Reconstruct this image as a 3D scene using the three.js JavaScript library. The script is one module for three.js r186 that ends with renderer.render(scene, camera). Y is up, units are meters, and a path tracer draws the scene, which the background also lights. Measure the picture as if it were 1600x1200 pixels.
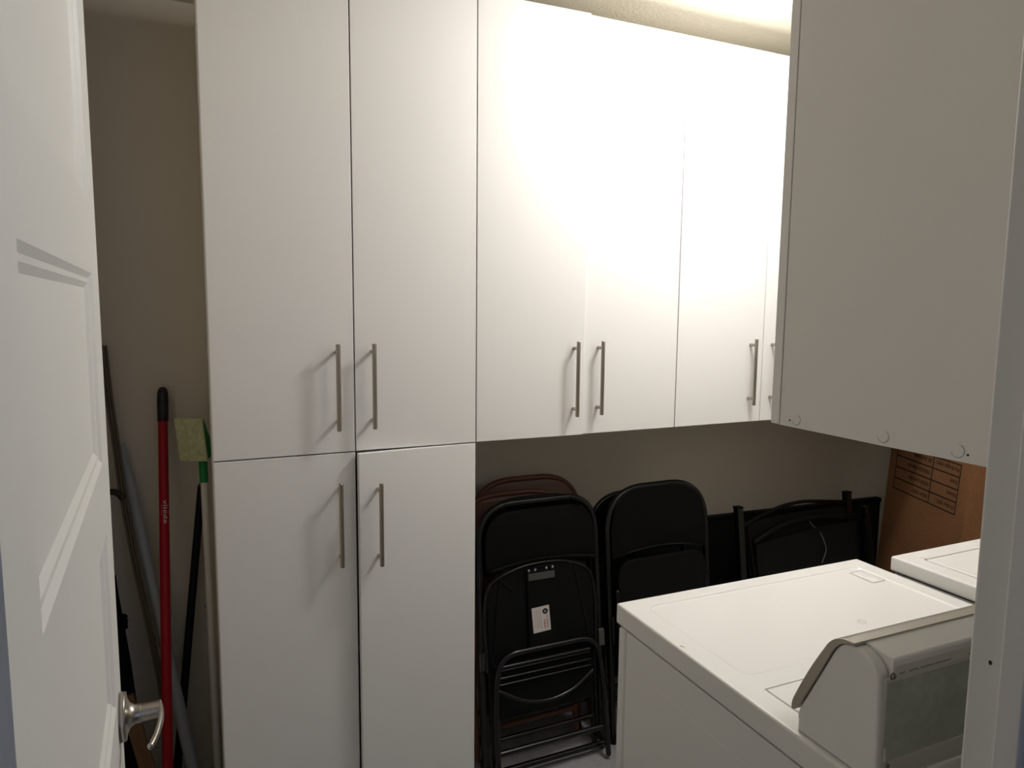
import * as THREE from 'three';
import { RoundedBoxGeometry } from 'three/addons/geometries/RoundedBoxGeometry.js';
import { mergeGeometries } from 'three/addons/utils/BufferGeometryUtils.js';
import { Brush, Evaluator, SUBTRACTION } from 'three-bvh-csg';

// ------------------------------------------------------------------ camera, light, exposure
const scene = new THREE.Scene();
const CAM_Y = 1.567;
const camera = new THREE.PerspectiveCamera(57.91, 4 / 3, 0.02, 60);
camera.position.set(0, CAM_Y, 0);
camera.rotation.order = 'YXZ';
camera.rotation.set(THREE.MathUtils.degToRad(-6.282), THREE.MathUtils.degToRad(-24.195), THREE.MathUtils.degToRad(0.553));
const renderer = new THREE.WebGLRenderer();
renderer.toneMapping = THREE.LinearToneMapping;
renderer.toneMappingExposure = 1.0;
renderer.shadowMap.enabled = true;
renderer.shadowMap.type = THREE.PCFSoftShadowMap;
const SKY = new THREE.Color().setRGB(0.42, 0.55, 0.95);   // overcast daylight, seen only through the hall window
scene.background = SKY;
scene.backgroundIntensity = 0.8;

const LAMP = [1.47, 2.385, -1.37];                        // flush dome on the laundry ceiling
const LAMP_COLOR = new THREE.Color().setRGB(1.0, 0.985, 0.965);
const LAMP_POWER = 2.5;
const lamp = new THREE.PointLight(LAMP_COLOR, LAMP_POWER, 0, 2);
lamp.name = 'ceiling_lamp_source'; lamp.position.set(...LAMP); lamp.castShadow = true; lamp.shadow.radius = 4.5; lamp.shadow.mapSize.set(2048, 2048); lamp.shadow.bias = -0.0005; scene.add(lamp);

// ------------------------------------------------------------------ helpers
let seed = 7;
const rnd = () => { seed = (seed * 1664525 + 1013904223) >>> 0; return seed / 4294967296; };
const used = new Map();
function numbered(name) {
  const n = used.get(name) || 0; used.set(name, n + 1);
  return n ? name + '_' + String(n).padStart(3, '0') : name;
}
function thing(name, label, category, pos = [0, 0, 0], turn = 0, group) {
  const o = new THREE.Group(); o.name = numbered(name); o.position.set(...pos); o.rotation.y = turn;
  o.userData = { label, category }; if (group) o.userData.group = group;
  scene.add(o); return o;
}
function obj(name, geo, m, parent, pos) {
  const g = Array.isArray(geo) ? merge(geo) : geo;
  const o = new THREE.Mesh(g, m); o.name = name; o.castShadow = o.receiveShadow = true;
  if (pos) o.position.set(...pos);
  if (parent) parent.add(o);
  return o;
}
function struct(name, geo, m) {
  const o = obj(name, geo, m, scene); o.userData.kind = 'structure'; return o;
}
function merge(list) {
  return mergeGeometries(list.map((g) => {
    const h = g.index ? g.toNonIndexed() : g.clone();
    for (const k of Object.keys(h.attributes)) if (!['position', 'normal', 'uv'].includes(k)) h.deleteAttribute(k);
    h.clearGroups(); h.morphAttributes = {};
    return h;
  }));
}
// uv in metres by dominant normal
function metric(g) {
  const h = g.index ? g.toNonIndexed() : g, p = h.attributes.position, n = h.attributes.normal;
  const uv = new Float32Array(p.count * 2);
  for (let t = 0; t < p.count; t += 3) {
    let ax = 0, ay = 0, az = 0;
    for (let k = 0; k < 3; k++) { ax += Math.abs(n.getX(t + k)); ay += Math.abs(n.getY(t + k)); az += Math.abs(n.getZ(t + k)); }
    for (let k = 0; k < 3; k++) {
      const i = t + k, x = p.getX(i), y = p.getY(i), z = p.getZ(i);
      if (ax >= ay && ax >= az) { uv[2 * i] = z; uv[2 * i + 1] = y; }
      else if (ay >= az) { uv[2 * i] = x; uv[2 * i + 1] = z; }
      else { uv[2 * i] = x; uv[2 * i + 1] = y; }
    }
  }
  h.setAttribute('uv', new THREE.BufferAttribute(uv, 2));
  return h;
}
function boxAt(x0, x1, y0, y1, z0, z1, r = 0.0015, seg = 2) {
  const w = Math.abs(x1 - x0), h = Math.abs(y1 - y0), d = Math.abs(z1 - z0);
  const g = r > 0 ? new RoundedBoxGeometry(w, h, d, seg, Math.min(r, w / 2.01, h / 2.01, d / 2.01)) : new THREE.BoxGeometry(w, h, d);
  g.translate((x0 + x1) / 2, (y0 + y1) / 2, (z0 + z1) / 2);
  return metric(g);
}
const V = (a) => new THREE.Vector3(...a);
function tube(points, r, { seg = 48, radial = 12, closed = false, tension = 0.5, type = 'catmullrom' } = {}) {
  const c = new THREE.CatmullRomCurve3(points.map(V), closed, type, tension);
  const g = new THREE.TubeGeometry(c, seg, r, radial, closed);
  if (closed) return g;
  const caps = [g];
  for (const t of [0, 1]) { const s = new THREE.SphereGeometry(r, radial, 6); const q = c.getPoint(t); s.translate(q.x, q.y, q.z); caps.push(s); }
  return merge(caps);
}
// polyline with rounded corners
function rounded(points, r) {
  const path = new THREE.CurvePath(), P = points.map(V); let prev = P[0];
  for (let i = 1; i < P.length - 1; i++) {
    const a = P[i].clone().sub(P[i - 1]), b = P[i + 1].clone().sub(P[i]);
    const d = Math.min(r, a.length() * 0.49, b.length() * 0.49);
    const s = P[i].clone().addScaledVector(a.normalize(), -d), e = P[i].clone().addScaledVector(b.normalize(), d);
    path.add(new THREE.LineCurve3(prev, s)); path.add(new THREE.QuadraticBezierCurve3(s, P[i], e)); prev = e;
  }
  path.add(new THREE.LineCurve3(prev, P[P.length - 1]));
  return path;
}
function pipe(points, r, corner, seg = 90, radial = 12) {
  const c = rounded(points, corner), g = new THREE.TubeGeometry(c, seg, r, radial, false), out = [g];
  for (const q of [points[0], points[points.length - 1]]) { const s = new THREE.SphereGeometry(r, radial, 6); s.translate(...q); out.push(s); }
  return merge(out);
}
function rod(a, b, r0, r1 = r0, radial = 20) {                 // tapered rod from a to b
  const A = V(a), B = V(b), d = B.clone().sub(A), g = new THREE.CylinderGeometry(r1, r0, d.length(), radial, 1);
  g.applyQuaternion(new THREE.Quaternion().setFromUnitVectors(new THREE.Vector3(0, 1, 0), d.normalize()));
  g.translate((a[0] + b[0]) / 2, (a[1] + b[1]) / 2, (a[2] + b[2]) / 2);
  return g;
}
function rrect(x0, x1, y0, y1, r, S = THREE.Shape) {
  const s = new S(), R = Array.isArray(r) ? r : [r, r, r, r];   // bl, br, tr, tl
  s.moveTo(x0 + R[0], y0); s.lineTo(x1 - R[1], y0); if (R[1]) s.quadraticCurveTo(x1, y0, x1, y0 + R[1]);
  s.lineTo(x1, y1 - R[2]); if (R[2]) s.quadraticCurveTo(x1, y1, x1 - R[2], y1);
  s.lineTo(x0 + R[3], y1); if (R[3]) s.quadraticCurveTo(x0, y1, x0, y1 - R[3]);
  s.lineTo(x0, y0 + R[0]); if (R[0]) s.quadraticCurveTo(x0, y0, x0 + R[0], y0);
  return s;
}
function slab(shape, t, bevel = 0.002, curve = 10, bs = 3) {       // extruded along +z from 0 to t, bevel inside
  return new THREE.ExtrudeGeometry(shape, { depth: t - 2 * bevel, bevelEnabled: bevel > 0, bevelThickness: bevel, bevelSize: bevel, bevelOffset: -bevel, bevelSegments: bs, curveSegments: curve }).translate(0, 0, bevel);
}
// slab lying down: shape x,y -> x,z ; top at y1
function flat(shape, y0, y1, bevel = 0.002) {
  const g = slab(shape, y1 - y0, bevel); g.rotateX(Math.PI / 2); g.translate(0, y1, 0); return g;
}
const ev = new Evaluator(); ev.useGroups = false; ev.attributes = ['position', 'normal', 'uv'];
function cut(a, ...bs) {
  let A = new Brush(a.index ? a : a.clone()); A.updateMatrixWorld();
  for (const b of bs) { const B = new Brush(b); B.updateMatrixWorld(); A = ev.evaluate(A, B, SUBTRACTION); }
  return A.geometry;
}
// smooth value noise texture
function noiseField(n, cells, rng) {
  const g = Array.from({ length: cells * cells }, rng), out = new Float32Array(n * n);
  for (let y = 0; y < n; y++) for (let x = 0; x < n; x++) {
    const fx = x / n * cells, fy = y / n * cells, x0 = Math.floor(fx), y0 = Math.floor(fy);
    let u = fx - x0, v = fy - y0; u = u * u * (3 - 2 * u); v = v * v * (3 - 2 * v);
    const q = (i, j) => g[(j % cells) * cells + (i % cells)];
    out[y * n + x] = (q(x0, y0) * (1 - u) + q(x0 + 1, y0) * u) * (1 - v) + (q(x0, y0 + 1) * (1 - u) + q(x0 + 1, y0 + 1) * u) * v;
  }
  return out;
}
function noiseTex(n, octaves, { base = [128, 128, 128], amp = [60, 60, 60], srgb = false, repeat = [1, 1], stretch = 1 } = {}) {
  const sum = new Float32Array(n * n); let tot = 0;
  for (const [cells, w] of octaves) { const f = noiseField(n, cells, rnd); for (let i = 0; i < sum.length; i++) sum[i] += (f[i] - 0.5) * w; tot += w; }
  const d = new Uint8Array(n * n * 4);
  for (let y = 0; y < n; y++) for (let x = 0; x < n; x++) {
    const v = sum[y * n + x] / tot * 2, i = (y * n + x) * 4;
    for (let k = 0; k < 3; k++) d[i + k] = Math.max(0, Math.min(255, base[k] + amp[k] * v));
    d[i + 3] = 255;
  }
  const t = new THREE.DataTexture(d, n, n); t.wrapS = t.wrapT = THREE.RepeatWrapping; t.magFilter = THREE.LinearFilter; t.minFilter = THREE.LinearMipmapLinearFilter; t.generateMipmaps = true;
  t.repeat.set(...repeat); if (srgb) t.colorSpace = THREE.SRGBColorSpace; t.needsUpdate = true; return t;
}
function canvasTex(w, h, draw) {
  const c = document.createElement('canvas'); c.width = w; c.height = h; const x = c.getContext('2d'); draw(x, w, h);
  const t = new THREE.CanvasTexture(c); t.colorSpace = THREE.SRGBColorSpace; t.anisotropy = 8; return t;
}
const C = (r, g, b) => new THREE.Color().setRGB(r, g, b);
const std = (o) => new THREE.MeshStandardMaterial(o), phys = (o) => new THREE.MeshPhysicalMaterial(o);

// ------------------------------------------------------------------ materials
const peel = noiseTex(256, [[64, 1], [128, 1], [20, 0.6]], { repeat: [5, 5] });
const fineBump = noiseTex(256, [[128, 1], [64, 0.5]], { repeat: [8, 8] });
const M = {};
M.cabinet = std({ color: C(0.88, 0.865, 0.845), roughness: 0.42, bumpMap: peel, bumpScale: 0.00025 });
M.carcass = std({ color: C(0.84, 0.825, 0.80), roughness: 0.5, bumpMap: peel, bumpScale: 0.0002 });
M.wall = std({ color: C(0.80, 0.73, 0.61), roughness: 0.85, bumpMap: peel, bumpScale: 0.0006 });
M.wallWhite = std({ color: C(0.83, 0.815, 0.785), roughness: 0.85, bumpMap: peel, bumpScale: 0.0006 });
M.ceiling = std({ color: C(0.74, 0.68, 0.55), roughness: 0.95, bumpMap: noiseTex(256, [[90, 1], [40, 0.7]], { repeat: [3, 3] }), bumpScale: 0.0015 });
M.trim = std({ color: C(0.80, 0.79, 0.77), roughness: 0.4, bumpMap: fineBump, bumpScale: 0.0002 });
M.door = std({ color: C(0.85, 0.84, 0.81), roughness: 0.42, bumpMap: noiseTex(256, [[64, 1], [24, 0.8]], { repeat: [14, 1.2] }), bumpScale: 0.0006 });
M.floor = std({ color: 0xffffff, roughness: 0.5, map: noiseTex(512, [[6, 1], [40, 0.7], [160, 0.6]], { base: [156, 156, 158], amp: [22, 22, 22], srgb: true, repeat: [1, 1] }) });
M.hallFloor = std({ color: C(0.33, 0.22, 0.13), roughness: 0.5 });
M.enamel = new THREE.MeshPhysicalMaterial({ color: C(0.85, 0.84, 0.81), roughness: 0.22, clearcoat: 0.4, clearcoatRoughness: 0.08 });
M.enamelSide = new THREE.MeshPhysicalMaterial({ color: C(0.83, 0.82, 0.795), roughness: 0.3, clearcoat: 0.2, clearcoatRoughness: 0.15 });
M.plastic = phys({ color: C(0.86, 0.85, 0.82), roughness: 0.22, clearcoat: 0.7, clearcoatRoughness: 0.1 });
M.silver = std({ color: C(0.55, 0.52, 0.47), roughness: 0.33, metalness: 0.85 });
M.galvanised = std({ color: 0xffffff, roughness: 0.6, metalness: 0.1, map: noiseTex(256, [[9, 1], [30, 0.8], [90, 0.5]], { base: [172, 177, 166], amp: [16, 16, 16], srgb: true, repeat: [3, 3] }) });
M.flange = std({ color: C(0.58, 0.57, 0.52), roughness: 0.5, metalness: 0.1 });
M.screw = std({ color: C(0.28, 0.25, 0.2), roughness: 0.35, metalness: 0.8 });
M.nickel = std({ color: C(0.47, 0.44, 0.40), roughness: 0.26, metalness: 1, bumpMap: noiseTex(128, [[64, 1]], { repeat: [60, 2] }), bumpScale: 0.00003 });
M.satin = std({ color: C(0.40, 0.365, 0.32), roughness: 0.24, metalness: 1 });
M.black = phys({ color: C(0.005, 0.005, 0.0052), specularIntensity: 0.35, roughness: 0.55, bumpMap: fineBump, bumpScale: 0.0001 });
M.blackGloss = phys({ color: C(0.005, 0.005, 0.005), specularIntensity: 1.0, roughness: 0.24 });
M.blackSheet = phys({ color: C(0.0045, 0.0045, 0.0048), specularIntensity: 0.3, roughness: 0.6, bumpMap: fineBump, bumpScale: 0.0002 });
M.rivet = std({ color: C(0.6, 0.6, 0.58), roughness: 0.3, metalness: 0.9 });
M.grey = std({ color: C(0.075, 0.075, 0.072), roughness: 0.45 });
M.brown = std({ color: C(0.15, 0.05, 0.024), roughness: 0.38 });
M.brownSheet = std({ color: C(0.17, 0.085, 0.055), roughness: 0.45 });
M.sling = phys({ specularIntensity: 0.4, color: C(0.007, 0.007, 0.0075), roughness: 0.8, bumpMap: noiseTex(128, [[64, 1]], { repeat: [12, 12] }), bumpScale: 0.0004 });
M.thread = std({ color: C(0.2, 0.2, 0.19), roughness: 0.7 });
M.tableTop = phys({ specularIntensity: 0.4, color: C(0.012, 0.0125, 0.013), roughness: 0.6, bumpMap: peel, bumpScale: 0.0006 });
M.red = phys({ specularIntensity: 0.6, color: C(0.42, 0.005, 0.014), roughness: 0.32 });
M.grip = std({ color: C(0.012, 0.012, 0.011), roughness: 0.45 });
M.green = std({ color: C(0.012, 0.27, 0.06), roughness: 0.4 });
M.cloth = std({ color: 0xffffff, roughness: 0.95, map: noiseTex(256, [[12, 1], [60, 0.8], [128, 0.7]], { base: [205, 208, 165], amp: [30, 28, 34], srgb: true, repeat: [8, 8] }), bumpMap: fineBump, bumpScale: 0.0008 });
M.alu = std({ color: C(0.80, 0.78, 0.72), roughness: 0.45, metalness: 0.1 });
M.pvc = std({ color: C(0.46, 0.49, 0.51), roughness: 0.45 });
M.navy = phys({ specularIntensity: 0.5, color: C(0.006, 0.006, 0.010), roughness: 0.35 });
M.strip = std({ color: C(0.15, 0.118, 0.078), roughness: 0.4, metalness: 0.2 });
M.cane = std({ color: C(0.028, 0.02, 0.013), roughness: 0.3 });
M.fabricBlack = phys({ specularIntensity: 0.3, color: C(0.006, 0.006, 0.006), roughness: 0.85 });
M.wood = std({ color: 0xffffff, roughness: 0.6, map: noiseTex(128, [[40, 1], [12, 1]], { base: [92, 62, 28], amp: [18, 14, 10], srgb: true, repeat: [30, 2] }) });
M.lampGlass = std({ color: C(0.9, 0.88, 0.82), roughness: 0.4, emissive: LAMP_COLOR, emissiveIntensity: 3 });
M.chip = std({ color: C(0.86, 0.85, 0.82), roughness: 0.7 });
M.gap = std({ color: C(0.22, 0.2, 0.18), roughness: 0.8 });
M.dark = std({ color: C(0.03, 0.027, 0.024), roughness: 0.7 });

// ------------------------------------------------------------------ the setting
const CEIL = 2.475, XL = -0.34, XR = 3.02, ZB = -2.43, ZN = -0.352, ZH = -0.245, DX0 = -0.126, DX1 = 0.609;
struct('floor', boxAt(XL - 0.1, XR + 0.1, -0.1, 0, ZB - 0.1, ZH, 0), M.floor);
struct('ceiling', boxAt(XL - 0.1, XR + 0.1, CEIL, CEIL + 0.1, ZB - 0.1, ZH, 0), M.ceiling);
const wallBack = struct('wall_back', boxAt(XL - 0.1, XR + 0.1, 0, CEIL, ZB - 0.1, ZB, 0), M.wall);
struct('wall_right', boxAt(XR, XR + 0.1, 0, CEIL, ZB, ZH, 0), M.wall);
struct('wall_left', boxAt(XL - 0.1, XL, 0, CEIL, ZB, ZH, 0), M.wall);
const DH = 2.05, J = 0.02;
struct('wall_near', [boxAt(XL, DX0 - J, 0, CEIL, ZN, ZH, 0), boxAt(DX1 + J, XR, 0, CEIL, ZN, ZH, 0), boxAt(DX0 - J, DX1 + J, DH + J, CEIL, ZN, ZH, 0)], M.wallWhite);
struct('baseboard_back', boxAt(0.72, XR, 0, 0.09, ZB, ZB + 0.014, 0.003), M.trim);
struct('baseboard_right', boxAt(XR - 0.014, XR, 0, 0.09, ZB + 0.014, ZN, 0.003), M.trim);
// door frame: two jambs, head, stops and room-side casings
struct('trim_1', [
  boxAt(DX0 - J, DX0, 0, DH, -0.366, ZH + 0.012, 0.003), boxAt(DX1, DX1 + J, 0, DH, -0.366, ZH + 0.012, 0.0035, 3), boxAt(DX0 - J, DX1 + J, DH, DH + J, -0.366, ZH + 0.012, 0.003),
  boxAt(DX0, DX0 + 0.011, 0, DH, -0.334, -0.314, 0.002), boxAt(DX1 - 0.011, DX1, 0, DH, -0.334, -0.314, 0.002), boxAt(DX0, DX1, DH - 0.011, DH, -0.334, -0.314, 0.002),
], M.trim);
struct('trim_2', [boxAt(DX0 - 0.075, DX0 - 0.006, 0, DH + 0.07, -0.364, -0.35, 0.003), boxAt(DX1 + 0.006, DX1 + 0.075, 0, DH + 0.07, -0.364, -0.35, 0.003), boxAt(DX0 - 0.075, DX1 + 0.075, DH + 0.006, DH + 0.075, -0.364, -0.35, 0.003)], M.trim);
struct('trim_3', [boxAt(DX0 - 0.075, DX0 - 0.006, 0, DH + 0.07, -0.247, -0.231, 0.003), boxAt(DX1 + 0.006, DX1 + 0.075, 0, DH + 0.07, -0.247, -0.231, 0.003), boxAt(DX0 - 0.075, DX1 + 0.075, DH + 0.006, DH + 0.075, -0.247, -0.231, 0.003)], M.trim);
{ // small paint chip on the right jamb
  const g = new THREE.CircleGeometry(0.0022, 7); g.scale(0.7, 1, 1); g.rotateY(-Math.PI / 2); g.translate(DX1 - 0.0004, 1.268, -0.3475);
  scene.getObjectByName('trim_1').add(obj('paint_chip', g, M.dark));
}
for (const [x, y] of [[-0.021, 0.943], [-0.017, 0.574], [-0.014, 0.159]]) obj('nail', new THREE.SphereGeometry(0.0045, 10, 8).translate(x, y, ZB + 0.003), M.rivet, wallBack);
// the hallway behind the camera, lit by daylight through one window
const HX0 = -1.2, HX1 = 1.9, HZ = 1.15;
struct('floor_hall', boxAt(HX0 - 0.1, HX1 + 0.1, -0.1, 0, ZH, HZ + 0.1, 0), M.hallFloor);
struct('ceiling_hall', boxAt(HX0 - 0.1, HX1 + 0.1, CEIL, CEIL + 0.1, ZH, HZ + 0.1, 0), M.ceiling);
struct('wall_hall_left', boxAt(HX0 - 0.1, HX0, 0, CEIL, ZH, HZ, 0), M.wallWhite);
struct('wall_hall_right', boxAt(HX1, HX1 + 0.1, 0, CEIL, ZH, HZ, 0), M.wallWhite);
struct('wall_hall_near', [boxAt(HX0 - 0.1, XL, 0, CEIL, ZN, ZH, 0)], M.wallWhite);
const WX0 = 0.15, WX1 = 1.05, WY0 = 0.95, WY1 = 2.0;
struct('wall_hall_far', [boxAt(HX0, WX0, 0, CEIL, HZ, HZ + 0.1, 0), boxAt(WX1, HX1, 0, CEIL, HZ, HZ + 0.1, 0), boxAt(WX0, WX1, 0, WY0, HZ, HZ + 0.1, 0), boxAt(WX0, WX1, WY1, CEIL, HZ, HZ + 0.1, 0)], M.wallWhite);
struct('window_1', [boxAt(WX0, WX1, WY0, WY0 + 0.04, HZ + 0.02, HZ + 0.07), boxAt(WX0, WX1, WY1 - 0.04, WY1, HZ + 0.02, HZ + 0.07), boxAt(WX0, WX0 + 0.04, WY0 + 0.04, WY1 - 0.04, HZ + 0.02, HZ + 0.07), boxAt(WX1 - 0.04, WX1, WY0 + 0.04, WY1 - 0.04, HZ + 0.02, HZ + 0.07)], M.trim);

// ------------------------------------------------------------------ the white door, opened into the room
{
  const door = new THREE.Group(); door.name = 'door_1'; door.userData = { kind: 'structure' };
  // local frame: x = away from the free edge (towards the hinge), y up, z = out of the visible face
  const doa = 0.0479;
  door.position.set(-0.1239, 0.01, -1.1006);
  const ex = new THREE.Vector3(Math.sin(doa), 0, Math.cos(doa)), ey = new THREE.Vector3(0, 1, 0), ez = new THREE.Vector3(Math.cos(doa), 0, -Math.sin(doa));
  // right handed basis: x = -w
  door.quaternion.setFromRotationMatrix(new THREE.Matrix4().makeBasis(ex.clone().negate(), ey, ez));
  scene.add(door);
  const W = 0.713, T = 0.035, Hd = 2.03, dep = 0.0085;
  const panels = [[1.684, 1.925], [1.355, 1.594], [1.026, 1.264], [0.697, 0.935], [0.24, 0.605]];
  const px0 = -0.615, px1 = -0.0985;
  const frame = rrect(-W, 0, 0, Hd, 0);
  for (const [a, b] of panels) frame.holes.push(rrect(px0, px1, a, b, 0, THREE.Path));
  const front = new THREE.ExtrudeGeometry(frame, { depth: dep, bevelEnabled: false }); front.translate(0, 0, -dep);
  const core = new THREE.BoxGeometry(W, Hd, T - dep); core.translate(-W / 2, Hd / 2, -dep - (T - dep) / 2 - 0.0002);
  obj('leaf', metric(merge([front, core])), M.door, door);
  for (const [a, b] of panels) {
    const ring = (i0, z0, i1, z1) => {
      const o = [[px0 + i0, a + i0], [px1 - i0, a + i0], [px1 - i0, b - i0], [px0 + i0, b - i0]], n = [[px0 + i1, a + i1], [px1 - i1, a + i1], [px1 - i1, b - i1], [px0 + i1, b - i1]];
      const p = [];
      for (let k = 0; k < 4; k++) { const j = (k + 1) % 4; p.push(...o[k], z0, ...o[j], z0, ...n[j], z1, ...o[k], z0, ...n[j], z1, ...n[k], z1); }
      const g = new THREE.BufferGeometry(); g.setAttribute('position', new THREE.Float32BufferAttribute(p, 3)); g.computeVertexNormals(); g.setAttribute('uv', new THREE.Float32BufferAttribute(new Float32Array(p.length / 3 * 2), 2)); return g;
    };
    const inner = new THREE.PlaneGeometry(px1 - px0 - 0.036, b - a - 0.036); inner.translate((px0 + px1) / 2, (a + b) / 2, -dep + 0.0003);
    obj('door_panel', metric(merge([ring(0, 0, 0.0065, -0.004), ring(0.0065, -0.004, 0.0115, -0.0043), ring(0.0115, -0.0043, 0.018, -dep + 0.0003), inner])), M.door, door);
  }
  // lever handle: rose, neck and lever
  const hx = -0.05, hy = 0.985;
  const handle = new THREE.Group(); handle.name = 'door_handle'; handle.position.set(hx, hy, 0); door.add(handle);
  const prof = [[0, 0], [0.033, 0], [0.033, 0.006], [0.0318, 0.0085], [0.024, 0.0095], [0.0165, 0.013], [0.0132, 0.019], [0.0132, 0.026], [0.0132, 0.0265], [0, 0.0265]].map((p) => new THREE.Vector2(...p));
  obj('rose', new THREE.LatheGeometry(prof, 40).rotateX(Math.PI / 2), M.nickel, handle);
  const neck = rod([0, 0, 0.0255], [0, 0, 0.0505], 0.0122, 0.0122, 28);
  const path = [[0.007, 0.0015, 0.0495], [-0.006, 0.001, 0.0512], [-0.030, 0, 0.0512], [-0.058, -0.002, 0.0465], [-0.078, -0.004, 0.0405], [-0.086, -0.005, 0.037]];
  obj('lever', [neck, sweep(path, (k) => [0.0034 + 0.0006 * k, 0.0124 - 0.0078 * Math.min(1, k * 1.6)])], M.nickel, handle);
}
function sweep(points, size, n = 40, m = 16) {            // elliptical section (in-plane radius, vertical radius) along a path
  const c = new THREE.CatmullRomCurve3(points.map(V)), pos = [], idx = [], up = new THREE.Vector3(0, 1, 0);
  for (let i = 0; i <= n; i++) {
    const k = i / n, q = c.getPoint(k), t = c.getTangent(k), b = new THREE.Vector3().crossVectors(up, t).normalize(), u = new THREE.Vector3().crossVectors(t, b);
    let [ra, rb] = size(k); const e = Math.min(1, Math.sqrt(Math.min(k, 1 - k) * 14 + 0.01)); ra *= e; rb *= e;
    for (let j = 0; j < m; j++) { const a = 2 * Math.PI * j / m, p = q.clone().addScaledVector(b, ra * Math.cos(a)).addScaledVector(u, rb * Math.sin(a)); pos.push(p.x, p.y, p.z); }
  }
  for (let i = 0; i < n; i++) for (let j = 0; j < m; j++) { const a = i * m + j, b = i * m + (j + 1) % m; idx.push(a, b, a + m, b, b + m, a + m); }
  for (const r of [0, n]) for (let j = 1; j < m - 1; j++) r ? idx.push(r * m, r * m + j, r * m + j + 1) : idx.push(0, j + 1, j);
  const g = new THREE.BufferGeometry(); g.setAttribute('position', new THREE.Float32BufferAttribute(pos, 3)); g.setAttribute('uv', new THREE.Float32BufferAttribute(new Float32Array(pos.length / 3 * 2), 2)); g.setIndex(idx); g.computeVertexNormals(); return g;
}

// ------------------------------------------------------------------ cabinets
const ZF = -1.8327, TD = 0.018;                       // plane of the door fronts, door thickness
function barPull(x, y0, y1) {                          // bar handle on a door front at local z = 0
  const z = 0.029, r = 0.006;
  const bar = new THREE.CylinderGeometry(r, r, y1 - y0, 24, 1).translate(x, (y0 + y1) / 2, z);
  const chamfers = [y0, y1].map((y, i) => new THREE.CylinderGeometry(i ? r - 0.0008 : r, i ? r : r - 0.0008, 0.0012, 24).translate(x, y + (i ? 0.0006 : -0.0006), z));
  const posts = [y0 + 0.02, y1 - 0.02].map((y) => new THREE.CylinderGeometry(0.005, 0.005, z, 16).rotateX(Math.PI / 2).translate(x, y, z / 2));
  return merge([bar, ...chamfers, ...posts]);
}
// a door hinged at one side; local origin at its hinge edge on the front plane
function cabDoor(parent, x0, x1, y0, y1, hinge, handleX, hy0, hy1, ajar = 0) {
  const gap = 0.0017, hx = hinge === 'l' ? x0 : x1;
  const g = boxAt(x0 + gap - hx, x1 - gap - hx, y0 + gap, y1 - gap, -TD, 0, 0.0014, 2);
  const d = obj('door', g, M.cabinet, parent, [hx, 0, 0]);
  d.rotation.y = hinge === 'l' ? -ajar : ajar;
  if (handleX !== null) obj('handle', barPull(handleX - hx, hy0, hy1), M.satin, d);
  return d;
}
function carcass(parent, w, y0, y1, depth, shelves, toe = 0) {
  const t = 0.016, z0 = -TD - 0.002, z1 = -depth;
  const parts = [['side_panel', boxAt(0, t, y0 - toe, y1, z1, z0)], ['side_panel', boxAt(w - t, w, y0 - toe, y1, z1, z0)], ['top_panel', boxAt(t, w - t, y1 - t, y1, z1, z0)], ['bottom_panel', boxAt(t, w - t, y0, y0 + t, z1, z0)], ['back_panel', boxAt(t, w - t, y0 + t, y1 - t, z1, z1 + 0.006, 0)]];
  for (const y of shelves) parts.push(['shelf', boxAt(t, w - t, y, y + t, z1 + 0.006, z0 - 0.01)]);
  for (const [n, g] of parts) obj(n, g, M.carcass, parent);
  if (toe) obj('toe_kick', boxAt(t, w - t, y0 - toe, y0, z0 - 0.06, z0 - 0.045), M.carcass, parent);
}
const YB = 1.1805, YT = 2.411, DEPTH = ZF - ZB - 0.002;
const X = [0.0168, 0.3677, 0.712, 1.0605, 1.409, 1.7727, 2.136, 2.48, 2.824];
{
  const t = thing('tall_cabinet', 'tall white two-column cabinet with four flat doors and bar handles', 'cabinet', [X[0], 0, ZF]);
  const w = X[2] - X[0], m = X[1] - X[0];
  carcass(t, w, 0.1, YT, DEPTH, [YB - 0.008, 0.6, 1.6, 2.0], 0.1);
  cabDoor(t, 0, m, YB, YT, 'l', m - 0.0467, 1.2445, 1.468);
  cabDoor(t, m, w, YB, YT, 'r', m + 0.0468, 1.2445, 1.468);
  cabDoor(t, 0, m, 0.1, YB, 'l', m - 0.0455, 0.879, 1.104, 0.008);
  cabDoor(t, m, w, 0.1, YB, 'r', m + 0.053, 0.874, 1.099, 0.075);
}
function wallCabinet(x0, x1, x2, label, ajar, handles) {
  const t = thing('wall_cabinet', label, 'cabinet', [x0, 0, ZF], 0);
  const w = x2 - x0, m = x1 - x0;
  carcass(t, w, YB, YT, DEPTH, [1.6, 2.0]);
  cabDoor(t, 0, m, YB, YT, 'l', handles[0] - x0, 1.2445, 1.468, ajar);
  cabDoor(t, m, w, YB, YT, 'r', handles[1] - x0, 1.2445, 1.468, 0);
  return t;
}
const wc = [
  wallCabinet(X[2], X[3], X[4], 'white wall cabinet right of the tall cabinet, above the black chairs', 0.026, [1.023, 1.112]),
  wallCabinet(X[4], X[5], X[6], 'white wall cabinet half hidden by the hanging side panel, one whole door showing', 0, [1.7155, 1.812]),
];
wallCabinet(X[6], X[7], X[8], 'white wall cabinet at the right end of the back row, behind the hanging panel', 0, [2.434, 2.526]);
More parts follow.
